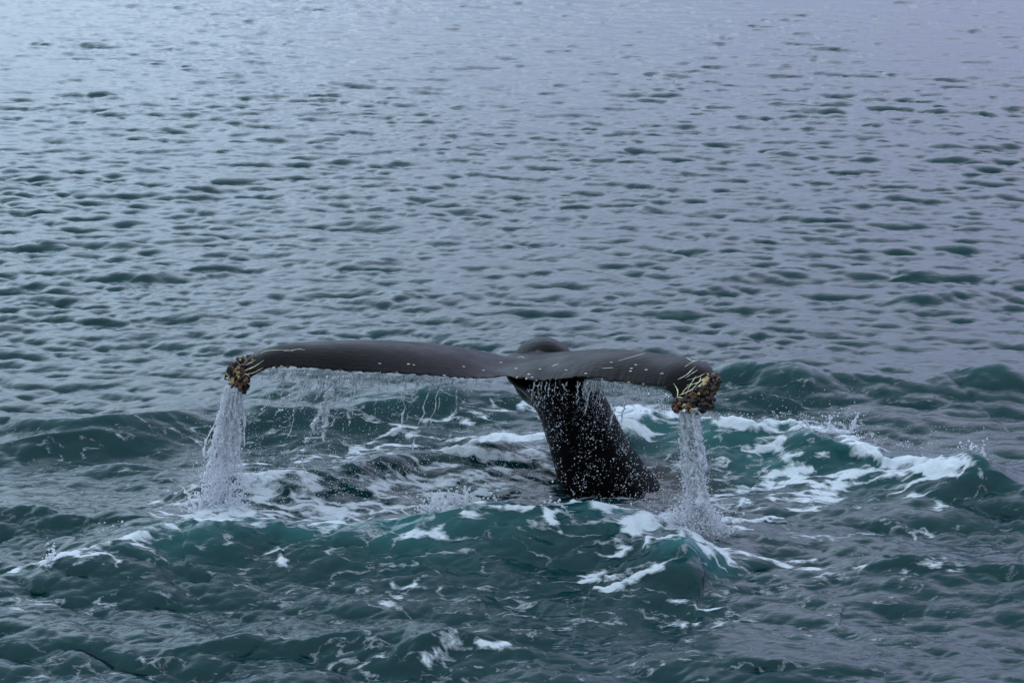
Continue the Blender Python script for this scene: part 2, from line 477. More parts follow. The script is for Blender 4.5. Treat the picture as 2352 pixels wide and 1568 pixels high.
for pts, wf, wb in RIDGES:
    k = 1.0 if pts[0][1] > 800 else (0.7 if pts[0][1] > 500 else .5)
    q = [(*G(x, y, z * k), z * k) for x, y, z in pts]
    e = [q[0]] + q + [q[-1]]
    sm = []                                        # rounded through the measured spots
    for i in range(1, len(e) - 2):
        for t in (0, .34, .67):
            p0, p1, p2, p3 = e[i - 1], e[i], e[i + 1], e[i + 2]
            sm.append(tuple(.5 * (2 * p1[c] + (-p0[c] + p2[c]) * t + (2 * p0[c] - 5 * p1[c] + 4 * p2[c] - p3[c]) * t * t
                                  + (-p0[c] + 3 * p1[c] - 3 * p2[c] + p3[c]) * t ** 3) for c in range(3)))
    sm.append(q[-1])
    RW.append((sm, wf / k, wb / k))

# foam laid down in patches and trails: (points px, width m, strength)
FOAM = [
    ([(170, 1262), (240, 1248), (320, 1228), (400, 1205), (470, 1192)], .085, .9),
    ([(190, 1272), (260, 1260), (300, 1255)], .12, .62),
    ([(440, 1190), (520, 1192), (600, 1195), (700, 1198), (780, 1197), (860, 1182), (960, 1168)], .07, .85),
    ([(480, 1165), (540, 1160), (600, 1165)], .45, .75),
    ([(120, 1280), (125, 1292)], .05, .9),
    ([(170, 1318), (240, 1300), (270, 1298)], .08, .42),
    ([(600, 1150), (700, 1160), (800, 1165), (900, 1160)], .30, .55),
    ([(620, 1090), (680, 1080), (720, 1095), (700, 1120), (640, 1110), (610, 1100)], .08, .85),
    ([(540, 1070), (640, 1060), (760, 1046), (880, 1035), (960, 1030)], .10, .62),
    ([(780, 1050), (860, 1032), (960, 1022), (1040, 1028)], .10, .65),
    ([(1040, 1030), (1090, 1015), (1140, 1003), (1170, 1005), (1250, 998)], .12, 1.0),
    ([(1060, 1015), (1120, 1020), (1160, 1022)], .16, .6),
    ([(830, 990), (900, 985), (1000, 972), (1130, 950)], .12, .48),
    ([(1020, 975), (1100, 958), (1190, 942)], .06, .65),
    ([(820, 1000), (1000, 1000)], .10, .45),
    ([(900, 1095), (1000, 1075), (1100, 1050), (1240, 1035)], .12, .62),
    ([(820, 1130), (960, 1120), (1060, 1100), (1180, 1090), (1280, 1075)], .12, .70),
    ([(900, 1150), (1000, 1140), (1100, 1128), (1180, 1110)], .16, .58),
    ([(960, 1060), (1060, 1070), (1160, 1080)], .3, .38),
    ([(740, 1180), (860, 1172), (960, 1160)], .14, .62),
    ([(980, 1150), (1040, 1140), (1110, 1145)], .12, .8),
    ([(960, 1205), (990, 1190), (1000, 1170)], .05, .8), ([(1240, 1170), (1270, 1190), (1285, 1215)], .04, .8), ([(1100, 1160), (1180, 1158), (1300, 1156)], .05, .55),
    ([(60, 1298), (130, 1283), (220, 1250), (320, 1222), (420, 1196)], .055, .85),
    ([(860, 1186), (940, 1172), (1000, 1162), (1080, 1153), (1150, 1150), (1220, 1153)], .05, .8),
    ([(1290, 1150), (1380, 1150), (1440, 1166)], .05, .8),
    ([(560, 1192), (640, 1194), (760, 1200), (860, 1190), (940, 1178)], .12, .6),
    # right ring
    ([(1405, 950), (1450, 945), (1500, 946), (1560, 956)], .16, 1.15),
    ([(1430, 965), (1460, 985), (1470, 1000)], .14, .85),
    ([(1600, 968), (1660, 962), (1740, 962), (1820, 967)], .12, 1.1),
    ([(1840, 975), (1880, 985), (1930, 1000), (1990, 1025)], .16, .85),
    ([(1980, 1025), (2050, 1045), (2120, 1058), (2180, 1062)], .14, 1.1),
    ([(2180, 1055), (2215, 1040), (2255, 1062)], .06, .6),
    ([(1740, 1022), (1780, 1018), (1790, 1032), (1740, 1040)], .06, 1.0),
    ([(1700, 1045), (1760, 1035), (1820, 1048), (1900, 1046)], .08, .65),
    ([(1760, 1105), (1840, 1085), (1940, 1078), (1990, 1075)], .10, .72),
    ([(1800, 1110), (1880, 1100), (1960, 1100), (2060, 1098)], .14, .70),
    ([(1720, 1150), (1800, 1140), (1880, 1128), (1960, 1110)], .12, .68),
    ([(1820, 1165), (1850, 1155), (1900, 1140)], .18, .72),
    ([(1640, 1150), (1700, 1130), (1760, 1120)], .10, .6),
    ([(2040, 1135), (2100, 1110), (2160, 1080), (2190, 1075)], .08, .82),
    ([(2060, 1145), (2110, 1155), (2150, 1165)], .12, .6),
    ([(1660, 1090), (1720, 1100), (1700, 1070)], .2, .42),
    ([(1660, 1180), (1740, 1170), (1860, 1165)], .12, .48),
    ([(1480, 1185), (1540, 1190), (1600, 1195), (1660, 1200)], .13, 1.1),
    ([(1560, 1205), (1600, 1230), (1630, 1262)], .13, 1.0),
    ([(1640, 1190), (1700, 1198), (1770, 1192)], .06, .9),
    ([(1400, 1158), (1440, 1165), (1500, 1185)], .08, .8),
    ([(1485, 1245), (1500, 1228), (1545, 1225), (1575, 1220)], .05, 1.1),
    ([(1420, 1278), (1440, 1265)], .07, .9),
    ([(1340, 1335), (1380, 1325), (1420, 1310)], .06, .9),
    ([(1360, 1365), (1420, 1355), (1450, 1340), (1480, 1320), (1520, 1300)], .05, 1.0),
    ([(1500, 1300), (1480, 1340), (1520, 1345)], .08, .42),
    ([(1560, 1400), (1600, 1410), (1650, 1395)], .10, .45),
    ([(1540, 1430), (1640, 1440), (1700, 1420)], .14, .34),
    ([(1640, 1265), (1760, 1300), (1900, 1310), (2020, 1305)], .08, .55),
    ([(1800, 1290), (1860, 1302), (1900, 1320)], .10, .48),
    ([(2010, 1320), (2040, 1335), (2120, 1310), (2200, 1300)], .08, .42),
    ([(1700, 1215), (1800, 1225), (1900, 1230), (2000, 1225)], .12, .40),
    ([(2050, 1240), (2150, 1210)], .12, .38),
    ([(100, 1390), (180, 1385), (230, 1395)], .10, .36),
    ([(0, 1390), (60, 1395)], .12, .34),
    ([(540, 1310), (560, 1365)], .08, .27),
    ([(620, 1268), (640, 1290)], .06, .8),
    ([(860, 1285), (900, 1280)], .1, .3),
    ([(930, 1325), (960, 1335)], .08, .6),
    ([(860, 1390), (880, 1380), (960, 1370)], .07, .4),
    ([(1080, 1495), (1120, 1500), (1150, 1492)], .05, .6),
    ([(760, 1520), (900, 1530), (1040, 1510)], .2, .27),
    ([(120, 1560), (300, 1550)], .2, .27),
    ([(500, 1240), (560, 1230), (700, 1250), (820, 1245)], .14, .28),
    ([(960, 1210), (1000, 1215)], .14, .55),
    ([(350, 1150), (420, 1115), (500, 1092)], .04, .55),
    ([(330, 1180), (420, 1160), (460, 1165)], .12, .45),
]
FW = []
# stirred, milky water: (px, py, radius m, strength)
AIR = [(700, 1208, .22, .4), (850, 1192, .25, .5), (780, 1200, .2, .5), (600, 1198, .2, .35), (930, 1180, .2, .35), (1420, 1162, .25, .7), (1470, 1178, .25, .6), (1600, 1235, .25, .7), (1620, 1262, .2, .7),
       (1680, 985, .6, .5), (1780, 990, .4, .3), (1540, 985, .4, .5), (1500, 1030, .5, .35), (1760, 1060, .4, .5), (960, 1190, .5, .35),
       (1880, 1110, .9, .12), (1100, 1175, .4, .15), (420, 1215, .3, .3), (1980, 1055, .6, .25)]
AW = []


def poly_dist(x, y, pts):
    """distance to a polyline, side (+ = nearer the boat), value along it"""
    best = np.full(x.shape, 1e9); side_ = np.zeros_like(best); val = np.zeros_like(best); tt = np.zeros_like(best)
    for (a, b) in zip(pts[:-1], pts[1:]):
        dx, dy = b[0] - a[0], b[1] - a[1]
        L2 = dx * dx + dy * dy + 1e-9
        t = np.clip(((x - a[0]) * dx + (y - a[1]) * dy) / L2, 0, 1)
        ex = x - (a[0] + t * dx); ey = y - (a[1] + t * dy)
        d = np.hypot(ex, ey)
        m = d < best
        best = np.where(m, d, best)
        side_ = np.where(m, -ey, side_)
        if len(a) > 2:
            val = np.where(m, a[2] + (b[2] - a[2]) * t, val)
    return best, side_, val


def sea_fields(x, y, open_water=True):
    x = x.astype(np.float64); y = y.astype(np.float64)
    dist = np.hypot(x, y)
    grp = 0.30 + 1.0 * fbm(x / 3.1 + 5, y / 4.3 + 2, 3) + .35 * fbm(x / 11 + 15, y / 15 + 2, 2)
    # around the whale the water is smoothed by its passage
    near = np.exp(-(((x - 0.3) / 5.0) ** 2 + ((y - 17.3) / 2.0) ** 2))
    amp_a = (0.235) * grp * (1 - 0.35 * near)
    amp_b = (0.150 + 0.07 * (1 - sstep(dist, 15.0, 17.5)) * (1 - .8 * sstep(x, .8, 2.6))) * (1 - .25 * sstep(x, 1.0, 4.0)) * (0.65 + 0.7 * fbm(x / 8 + 2, y / 12 + 8, 2)) * (0.35 + 1.3 * fbm(x / 1.3, y / 1.9 + 40, 3)) * (1 - 0.25 * near)
    fade_b = 1 - 0.2 * sstep(dist, 25, 70)
    ha, dxa, dya = sample(TA, x, y)
    c, s = math.cos(0.3), math.sin(0.3)
    hb, dxb, dyb = sample(TB, x * c + y * s, -x * s + y * c)
    dxb, dyb = dxb * c - dyb * s, dxb * s + dyb * c
    z = ha * amp_a + hb * amp_b * fade_b
    ox = dxa * amp_a * 1.5 + dxb * amp_b * fade_b * 0.8
    oy = dya * amp_a * 1.6 + dyb * amp_b * fade_b * 0.8
    hr = np.zeros_like(z)
    wob = (fbm(x / 0.35, y / 0.35, 3) - 0.5)
    big = fbm(x / 0.55 + 31, y / 0.8 + 12, 3)
    wo2 = (fbm(x / 0.9 + 3, y / 0.9 + 61, 2) - 0.5)
    for pts, wf, wb in RW:
        px_ = [p[0] for p in pts]; py_ = [p[1] for p in pts]
        mg = 3 * max(wf, wb)
        m = (x > min(px_) - mg) & (x < max(px_) + mg) & (y > min(py_) - mg) & (y < max(py_) + mg)
        if not m.any(): continue
        xs, ys = x[m], y[m]
        d, sd_, v = poly_dist(xs + wob[m] * 0.10, ys + wob[m] * 0.15 + wo2[m] * .35, pts)
        v = v * (0.66 + 0.68 * big[m])
        f = sstep(sd_ / (d + 1e-6), -0.35, 0.35)
        w = wb + (wf - wb) * f
        q = d / w
        pr = np.exp(-1.6 * q ** 1.35)
        tr = -0.22 * np.exp(-((sd_ - 1.7 * wf) / (0.8 * wf)) ** 2) * np.exp(-(np.maximum(d - np.abs(sd_), 0) / wf) ** 2)
        hr[m] += v * (pr + tr)
    z = z + hr
    oy = oy - np.clip(hr, 0, .5) * 0.30            # crests lean towards the boat
    foam = np.zeros_like(z)
    for pts, w, st in FW:
        px_ = [p[0] for p in pts]; py_ = [p[1] for p in pts]
        mg = 3.2 * w
        m = (x > min(px_) - mg) & (x < max(px_) + mg) & (y > min(py_) - mg) & (y < max(py_) + mg)
        if not m.any(): continue
        d, _, _ = poly_dist(x[m] + wob[m] * .25, y[m] + wob[m] * .35, pts)
        foam[m] = np.maximum(foam[m], st * np.exp(-(d / (w * 1.2)) ** 2))
    # thin flecks carried all round the tail
    flecks = 0.26 * np.exp(-(((x - 0.2) / 4.3) ** 2 + ((y - 17.0) / 2.2) ** 2) ** 1.5)
    flecks = flecks + 0.15 * np.exp(-(((x - 0.3) / 3.6) ** 2 + ((y - 13.4) / 1.6) ** 2) ** 1.5)
    foam = np.maximum(foam, flecks * (0.5 + 0.9 * fbm(x / 0.8 + 3, y / 0.8, 3)))
    air = np.zeros_like(z)
    for ax, ay, r, st in AW:
        air = np.maximum(air, st * np.exp(-(((x - ax) / r) ** 2 + ((y - ay) / (r * 0.8)) ** 2)))
    air = air * (0.45 + 1.1 * fbm(x / 0.3, y / 0.45 + 70, 4)) + 0.40 * sstep(hr, .14, .36) * fbm(x / .5 + 9, y / .5, 3)  # stirred air, plus light through thin crests painted in by crest height
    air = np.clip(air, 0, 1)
    # froth stands up in lumps
    lump = sstep(foam, .45, 1.1)
    z = z + lump * (0.075 * (fbm(x / 0.07, y / 0.09, 4) - 0.35) + 0.02)
    return z, ox, oy, foam, air


def body_near(x, y):
    """the back of the whale lying just under the surface beside the stock"""
    a, b = BODY
    dx_, dy_ = x - a, y - b
    u = dx_ * .88 + dy_ * .47; v = -dx_ * .47 + dy_ * .88
    return np.clip(1.25 * np.exp(-((u / .50) ** 2 + (v / .62) ** 2) ** 1.4) * (.55 + .8 * fbm(x / .5, y / .16, 3)), 0, 1)


def on_sea(spots):
    """where the line of sight of each spot first meets the waves"""
    hs = np.linspace(0.62, -0.35, 98)
    X = np.array([[G(a, b, h_) for h_ in hs] for a, b in spots])
    zz = sea_fields(X[:, :, 0].ravel(), X[:, :, 1].ravel())[0].reshape(len(spots), -1)
    k = np.argmax(zz >= hs[None], axis=1)
    return [tuple(X[i, k[i]]) for i in range(len(spots))]


_hit = on_sea([p for f_ in FOAM for p in f_[0]] + [(a[0], a[1]) for a in AIR])
_k = 0
_fw = []
for pts, w, st in FOAM:
    _fw.append((_hit[_k:_k + len(pts)], w * .92, st * .93)); _k += len(pts)
AW = [(*_hit[_k + i], a[2], a[3]) for i, a in enumerate(AIR)]
FW = _fw


def grid_mesh(az, dist):
    A, D = np.meshgrid(az, dist, indexing='ij')
    x = (D * np.tan(A)).ravel(); y = D.ravel()
    return x, y, len(az), len(dist)


th = np.concatenate([
    np.linspace(0.35, 4.6, 60, endpoint=False),
    np.linspace(4.6, 13.0, 430, endpoint=False),
    np.linspace(13.0, 24.8, 620, endpoint=False),
    np.linspace(24.8, 40, 60, endpoint=False),
    np.linspace(40, 86, 40)])
dist = H / np.tan(np.radians(th))
az = np.radians(np.concatenate([
    np.linspace(-40, -16, 60, endpoint=False),
    np.linspace(-16, 16, 860, endpoint=False),
    np.linspace(16, 40, 61)]))
x, y, na, nd = grid_mesh(az, dist)
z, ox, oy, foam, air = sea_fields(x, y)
far = 1 - sstep(np.hypot(x, y), 150, 500)
V = np.stack([x + ox * far, y + oy * far, z * far], 1)
# the same sea goes on round the sides and behind the boat
ph = np.radians(np.linspace(40, 320, 150))
PH, RR = np.meshgrid(ph, dist / math.cos(math.radians(40)), indexing='ij')
RR, PH = RR[:, ::4], PH[:, ::4]
x2, y2 = (RR * np.sin(PH)).ravel(), (RR * np.cos(PH)).ravel()
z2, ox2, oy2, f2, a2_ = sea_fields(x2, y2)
far2 = 1 - sstep(np.hypot(x2, y2), 150, 500)
V2 = np.stack([x2 + ox2 * far2, y2 + oy2 * far2, z2 * far2], 1)
idx2 = np.arange(PH.size).reshape(PH.shape) + na * nd
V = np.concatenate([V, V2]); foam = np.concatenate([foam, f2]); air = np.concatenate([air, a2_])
idx = np.arange(na * nd).reshape(na, nd)
F = np.stack([idx[:-1, :-1], idx[:-1, 1:], idx[1:, 1:], idx[1:, :-1]], -1).reshape(-1, 4)
F = np.concatenate([F, np.stack([idx2[:-1, :-1], idx2[:-1, 1:], idx2[1:, 1:], idx2[1:, :-1]], -1).reshape(-1, 4)])
sea = mesh_obj('sea', V, F, M_SEA)
for nm, arr in (('foam', foam), ('aerated_crest_glow', air), ('back_below', body_near(V[:, 0], V[:, 1]))):
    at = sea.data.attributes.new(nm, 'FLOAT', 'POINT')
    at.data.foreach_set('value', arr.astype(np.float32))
tag(sea, 'teal rippled sea with waves and white foam around the whale tail', kind='structure')
SEA_BVH = None


def sea_z(wx, wy):
    """height of the water at a spot"""
    zz = sea_fields(np.array([wx]), np.array([wy]))[0]
    return float(zz[0])


# ---------------------------------------------------------------- the whale
def catmull(rows, n):
    rows = np.array(rows, dtype=float)
    m = len(rows)
    ext = np.vstack([2 * rows[0] - rows[1], rows, 2 * rows[-1] - rows[-2]])
    out = []
    for u in np.linspace(0, m - 1, n):
        i = min(int(u), m - 2); t = u - i
        p0, p1, p2, p3 = ext[i], ext[i + 1], ext[i + 2], ext[i + 3]
        out.append(0.5 * ((2 * p1) + (-p0 + p2) * t + (2 * p0 - 5 * p1 + 4 * p2 - p3) * t * t + (-p0 + 3 * p1 - 3 * p2 + p3) * t ** 3))
    return np.array(out)


#   leading edge (px,py,D)    trailing edge (px,py,D)   thickness  camber
ST = [
    ((526, 874, 15.82), (546, 898, 15.74), .035, .00),
    ((536, 850, 15.92), (563, 890, 15.70), .06, .01),
    ((570, 826, 16.02), (580, 866, 15.68), .075, .02),
    ((632, 806, 16.12), (625, 846, 15.66), .09, .03),
    ((720, 796, 16.28), (710, 847, 15.66), .10, .035),
    ((820, 793, 16.42), (800, 854, 15.68), .11, .04),
    ((920, 796, 16.56), (900, 859, 15.70), .12, .04),
    ((1020, 804, 16.70), (1000, 865, 15.74), .13, .035),
    ((1100, 817, 16.80), (1075, 870, 15.82), .14, .02),
    ((1170, 830, 16.86), (1130, 868, 15.92), .15, .0),
    ((1225, 828, 16.90), (1156, 863, 15.98), .16, .0),
    ((1285, 824, 16.84), (1180, 868, 15.88), .16, .02),
    ((1345, 819, 16.70), (1250, 876, 15.70), .14, .035),
    ((1415, 817, 16.46), (1340, 868, 15.55), .12, .045),
    ((1485, 821, 16.18), (1420, 879, 15.40), .11, .045),
    ((1545, 828, 15.90), (1490, 887, 15.25), .10, .04),
    ((1598, 836, 15.66), (1530, 894, 15.15), .10, .045),
    ((1634, 852, 15.46), (1546, 912, 15.08), .10, .045),
    ((1644, 884, 15.28), (1558, 930, 15.03), .08, .03),
    ((1628, 920, 15.12), (1588, 944, 15.02), .04, .0),
]
rows = []
for Lp, Tp, t_, c_ in ST:
    Lp = (Lp[0], Lp[1] - 8 * min(1, t_ / .1), Lp[2])
    rows.append([*P(*Lp), *P(*Tp), t_, c_])
NS = 420
S = catmull(rows, NS)
NC = 46
vs = []
for i in range(NS):
    Lv = Vector(S[i, 0:3]); Tv = Vector(S[i, 3:6]); th_ = S[i, 6]; cb = S[i, 7]
    a, b_ = S[max(i - 1, 0)], S[min(i + 1, NS - 1)]
    span = Vector((b_[0:3] + b_[3:6] - a[0:3] - a[3:6])).normalized()
    ch = Tv - Lv
    nrm = span.cross(ch).normalized()
    if nrm.z < 0: nrm = -nrm
    # knobbly trailing edge
    sc = 0.020 * (mnoise.noise(Vector((i * 0.71, 3.1, 0))) + 0.6 * mnoise.noise(Vector((i * 0.33, 8.1, 0))))
    for j in range(NC):
        an = 2 * math.pi * j / NC
        u = (1 - math.cos(an)) / 2                       # 0 leading, 1 trailing
        yt = th_ * 2.6 * (0.2969 * math.sqrt(u) - 0.126 * u - 0.3516 * u * u + 0.2843 * u ** 3 - 0.0960 * u ** 4)
        yt = max(yt, 0.011 * math.sin(math.pi * min(1, u * 1.0)) ** 0.3) if 0 < u < 1 else 0.0
        sg = 1 if an < math.pi else -1
        cam_ = cb * math.sin(math.pi * u) * 1.5
        q = Lv + ch * (u * (1 + sc / max(ch.length, .05) * u ** 4 * 2)) + nrm * (sg * yt + cam_)
        vs.append(q)
fs = []
for i in range(NS - 1):
    for j in range(NC):
        j2 = (j + 1) % NC
        fs.append((i * NC + j, i * NC + j2, (i + 1) * NC + j2, (i + 1) * NC + j))
verts = [tuple(v) for v in vs]
faces = [tuple(f) for f in fs]
for end, base in ((0, 0), (1, (NS - 1) * NC)):
    c_ = sum((vs[base + j] for j in range(NC)), Vector()) / NC
    verts.append(tuple(c_)); k = len(verts) - 1
    for j in range(NC):
        t3 = (base + j, base + (j + 1) % NC, k)
        faces.append(t3 if end else t3[::-1])

# tail stock: (px, py, D, half width, half depth, turn)
TS = [
    (1262, 846, 16.45, .30, .42, .25),
    (1270, 862, 16.42, .38, .44, .30),
    (1284, 884, 16.42, .345, .42, .36),
    (1304, 915, 16.45, .315, .40, .42),
    (1326, 955, 16.50, .315, .40, .45),
    (1345, 1000, 16.58, .33, .42, .45),
    (1368, 1050, 16.68, .365, .45, .42),
    (1394, 1100, 16.80, .415, .50, .40),
    (1432, 1150, 17.00, .53, .56, .40),
    (1470, 1210, 17.35, .46, .62, .40),
    (1560, 1290, 17.9, .52, .70, .40),
]
R = catmull([[*P(a, b, c), w, d, t] for a, b, c, w, d, t in TS], 90)
off = len(verts)
NR = 64
for i in range(len(R)):
    C_ = Vector(R[i, 0:3]); hw, hd, tw = R[i, 3:6]
    for j in range(NR):
        an = 2 * math.pi * j / NR
        ca, sa = math.cos(an), math.sin(an)
        pw = 1.72                                       # keeled, between a diamond and an ellipse
        rr = (abs(ca) ** pw + abs(sa) ** pw) ** (-1 / pw)
        lx, ly = hw * rr * ca, hd * rr * sa
        verts.append((C_.x + lx * math.cos(tw) - ly * math.sin(tw), C_.y + lx * math.sin(tw) * 1 + ly * math.cos(tw), C_.z + 0.10 * ly))
for i in range(len(R) - 1):
    for j in range(NR):
        j2 = (j + 1) % NR
        faces.append((off + i * NR + j, off + (i + 1) * NR + j, off + (i + 1) * NR + j2, off + i * NR + j2))
for base, flip in ((off, False), (off + (len(R) - 1) * NR, True)):
    f = [base + j for j in range(NR)]
    faces.append(tuple(f if not flip else f[::-1]))


def add_ellipsoid(c, r, nu=28, nv=18, rot=0.0):
    o = len(verts)
    for i in range(nv + 1):
        ph = math.pi * i / nv
        for j in range(nu):
            a = 2 * math.pi * j / nu
            lx, ly, lz = r[0] * math.sin(ph) * math.cos(a), r[1] * math.sin(ph) * math.sin(a), r[2] * math.cos(ph)
            verts.append((c.x + lx * math.cos(rot) - ly * math.sin(rot), c.y + lx * math.sin(rot) + ly * math.cos(rot), c.z + lz))
    for i in range(nv):
        for j in range(nu):
            faces.append((o + i * nu + j, o + (i + 1) * nu + j, o + (i + 1) * nu + (j + 1) % nu, o + i * nu + (j + 1) % nu))


add_ellipsoid(P(1252, 858, 17.05), (.27, .42, .30), rot=.3)      # arched back of the stock behind the flukes
add_ellipsoid(P(1225, 848, 16.45), (.13, .50, .05), rot=.35)      # midrib running to the notch

me = bpy.data.meshes.new('whale')
me.from_pydata(verts, [], faces)
me.update()
whale = bpy.data.objects.new('whale', me)
col.objects.link(whale)
rm = whale.modifiers.new('r', 'REMESH')
rm.mode = 'VOXEL'; rm.voxel_size = 0.0105; rm.use_smooth_shade = True
smm = whale.modifiers.new('s', 'SMOOTH'); smm.iterations = 9; smm.factor = 0.5
dg = bpy.context.evaluated_depsgraph_get()
me2 = bpy.data.meshes.new_from_object(whale.evaluated_get(dg))
whale.modifiers.clear()
whale.data = me2
me2.name = 'whale'
me2.materials.clear(); me2.materials.append(M_SKIN)
me2.polygons.foreach_set('use_smooth', np.ones(len(me2.polygons), dtype=bool))
tag(whale, 'dark grey humpback whale tail raised out of the sea, water pouring off both flukes', 'whale')
WB = BVHTree.FromPolygons([v.co.copy() for v in me2.vertices], [tuple(p.vertices) for p in me2.polygons])
CAM = Vector((0, 0, H))


def on_whale(px, py):
    dx, dy, dz = ray(px, py)
    d = Vector((dx, dy, dz)).normalized()
    loc, nrm, _, _ = WB.ray_cast(CAM, d)
    return loc, nrm


def ribbon(name, pts, w, mat, n=14, taper=True, wob=0.0):
    """a pale scar that follows the skin"""
    k_ = math.hypot(pts[-1][0] - pts[0][0], pts[-1][1] - pts[0][1]) * .05
    pts = [(p[0] + random.gauss(0, k_), p[1] + random.gauss(0, k_)) for p in pts]
    c = catmull([[*p] for p in pts], n)
    L_, R_ = [], []
    prev = None
    P3 = []
    for i, (a, b) in enumerate(c):
        loc, nr = on_whale(a, b)
        if loc is None: continue
        P3.append((loc, nr))
    if len(P3) < 3: return None
    vv = []; n_ = len(P3)
    for i, (loc, nr) in enumerate(P3):
        t = (P3[min(i + 1, n_ - 1)][0] - P3[max(i - 1, 0)][0])
        sd2 = nr.cross(t)
        if sd2.length < 1e-7: sd2 = Vector((0, 0, 1))
        sd2.normalize()
        k = w * ((math.sin(math.pi * (i + .6) / (n_ + .2)) ** 0.6) if taper else 1) * (1 + wob * (random.random() - .5))
        vv += [loc + nr * 0.0005 + sd2 * k * .5, loc + nr * 0.003, loc + nr * 0.0005 - sd2 * k * .5]
    ff = []
    for i in range(n_ - 1):
        for q in (0, 1):
            ff.append((i * 3 + q, i * 3 + q + 1, i * 3 + q + 4, i * 3 + q + 3))
    return mesh_obj(name, [tuple(v) for v in vv], ff, mat, whale)


SC = [
    ([(1422, 827), (1455, 820), (1484, 812)], .007, 0),
    ([(1605, 827), (1590, 832), (1572, 842)], .010, 0), ([(1578, 822), (1592, 826), (1606, 828)], .014, 0),
    ([(1556, 875), (1575, 862), (1598, 845)], .011, 0), ([(1572, 868), (1590, 856), (1600, 848)], .008, 0),
    ([(1546, 880), (1556, 896), (1554, 915)], .013, 1), ([(1555, 912), (1580, 898), (1610, 880)], .022, 1),
    ([(1575, 905), (1588, 880), (1596, 868)], .011, 1), ([(1590, 900), (1604, 878), (1610, 862)], .010, 1),
    ([(1600, 892), (1620, 868)], .014, 1), ([(1580, 888), (1600, 876), (1625, 862)], .010, 1), ([(1575, 875), (1600, 862), (1620, 855)], .008, 1),
    ([(1562, 905), (1580, 886), (1588, 882)], .009, 1), ([(1545, 920), (1555, 914), (1568, 912)], .02, 1),
    ([(595, 814), (620, 808), (668, 804)], .006, 0), ([(650, 806), (665, 803), (690, 805)], .006, 0), ([(560, 852), (585, 838), (606, 828)], .010, 1),
    ([(553, 856), (570, 848), (588, 842)], .012, 1), ([(550, 848), (570, 836), (592, 828)], .013, 1), ([(556, 860), (580, 856), (604, 848)], .010, 1),
    ([(545, 846), (560, 838), (580, 832)], .012, 1), ([(548, 862), (560, 858), (575, 862)], .012, 1),
    ([(668, 806), (684, 803), (700, 806)], .005, 0), ([(665, 842), (669, 841), (674, 843)], .014, 0),
    ([(1190, 822), (1198, 820), (1204, 822)], .008, 0), ([(1383, 846), (1396, 845), (1408, 846)], .009, 0),
    ([(1268, 842), (1276, 838), (1283, 837)], .013, 0),
    ([(585, 866), (600, 858), (620, 852)], .007, 1), ([(612, 856), (640, 846), (660, 843)], .008, 1),
]
for p_, w_, yy in SC:
    if len(p_) == 2: p_ = [p_[0], ((p_[0][0] + p_[1][0]) / 2, (p_[0][1] + p_[1][1]) / 2), p_[1]]
    ribbon('scar', p_, w_ * .5, M_SCAR_Y if yy else M_SCAR, wob=1.1)
for (a, b, c) in [(1185, 846, .010), (1215, 859, .012), (1222, 866, .010), (1345, 858, .010), (1450, 846, .010), (1448, 852, .010), (1484, 849, .010), (872, 835, .006), (950, 838, .006),
                  (1020, 862, .010), (1300, 850, .006), (1460, 838, .008), (938, 836, .012), (1110, 850, .007), (1065, 842, .008), (1150, 832, .008), (1240, 848, .007), (1520, 858, .007), (1404, 832, .006), (760, 852, .006)]:
    ribbon('scar', [(a - 3, b), (a, b - .5), (a + 3.5, b)], c, M_SCAR, n=5)


# barnacles: three shells sharing mesh data, an open-topped cone with ribs
def barnacle_mesh(k, mat):
    r = random.Random(k)
    vv, ff = [], []
    prof = [(1.0, 0.0), (0.92, 0.45), (0.62, 0.95), (0.50, 1.02), (0.30, 0.70)]
    n = 7
    for q, (rad, h) in enumerate(prof):
        for j in range(n):
            a = 2 * math.pi * j / n
            w = rad * (1 + 0.22 * (r.random() - .5) + (0.09 if j % 2 else -0.09))
            vv.append((w * math.cos(a), w * math.sin(a), h * (1 + .12 * (r.random() - .5))))
    vv.append((0, 0, .55))
    for q in range(len(prof) - 1):
        for j in range(n):
            j2 = (j + 1) % n
            ff.append((q * n + j, q * n + j2, (q + 1) * n + j2)); ff.append((q * n + j, (q + 1) * n + j2, (q + 1) * n + j))
    e = (len(prof) - 1) * n
    for j in range(n):
        ff.append((e + j, e + (j + 1) % n, len(vv) - 1))
    me_ = bpy.data.meshes.new('barnacle'); me_.from_pydata(vv, [], ff); me_.materials.append(mat)
    me_.polygons.foreach_set('use_smooth', np.ones(len(ff), dtype=bool))
    return me_


BM = [barnacle_mesh(k, M_BARN) for k in range(4)]
BP = [barnacle_mesh(k + 9, M_BARN_PALE) for k in range(2)]


def put_barnacle(loc, nr, rad, pale=False):
    o = bpy.data.objects.new('barnacle', random.choice(BP if pale else BM))
    col.objects.link(o); o.parent = whale
    d = (nr + Vector((random.uniform(-.5, .5), random.uniform(-.5, .5), random.uniform(-.6, .3)))).normalized()
    o.rotation_euler = (d.to_track_quat('Z', 'Y').to_matrix() @ Matrix.Rotation(random.uniform(0, 6.28), 3, 'Z')).to_euler()
    o.location = loc - nr * rad * .25
    o.scale = (rad * random.uniform(.8, 1.3), rad * random.uniform(.8, 1.3), rad * random.uniform(.5, 1.1))


def in_poly(x, y, pl):
    c = False
    for i in range(len(pl)):
        x1, y1 = pl[i]; x2, y2 = pl[i - 1]
        if (y1 > y) != (y2 > y) and x < (x2 - x1) * (y - y1) / (y2 - y1 + 1e-9) + x1: c = not c
    return c


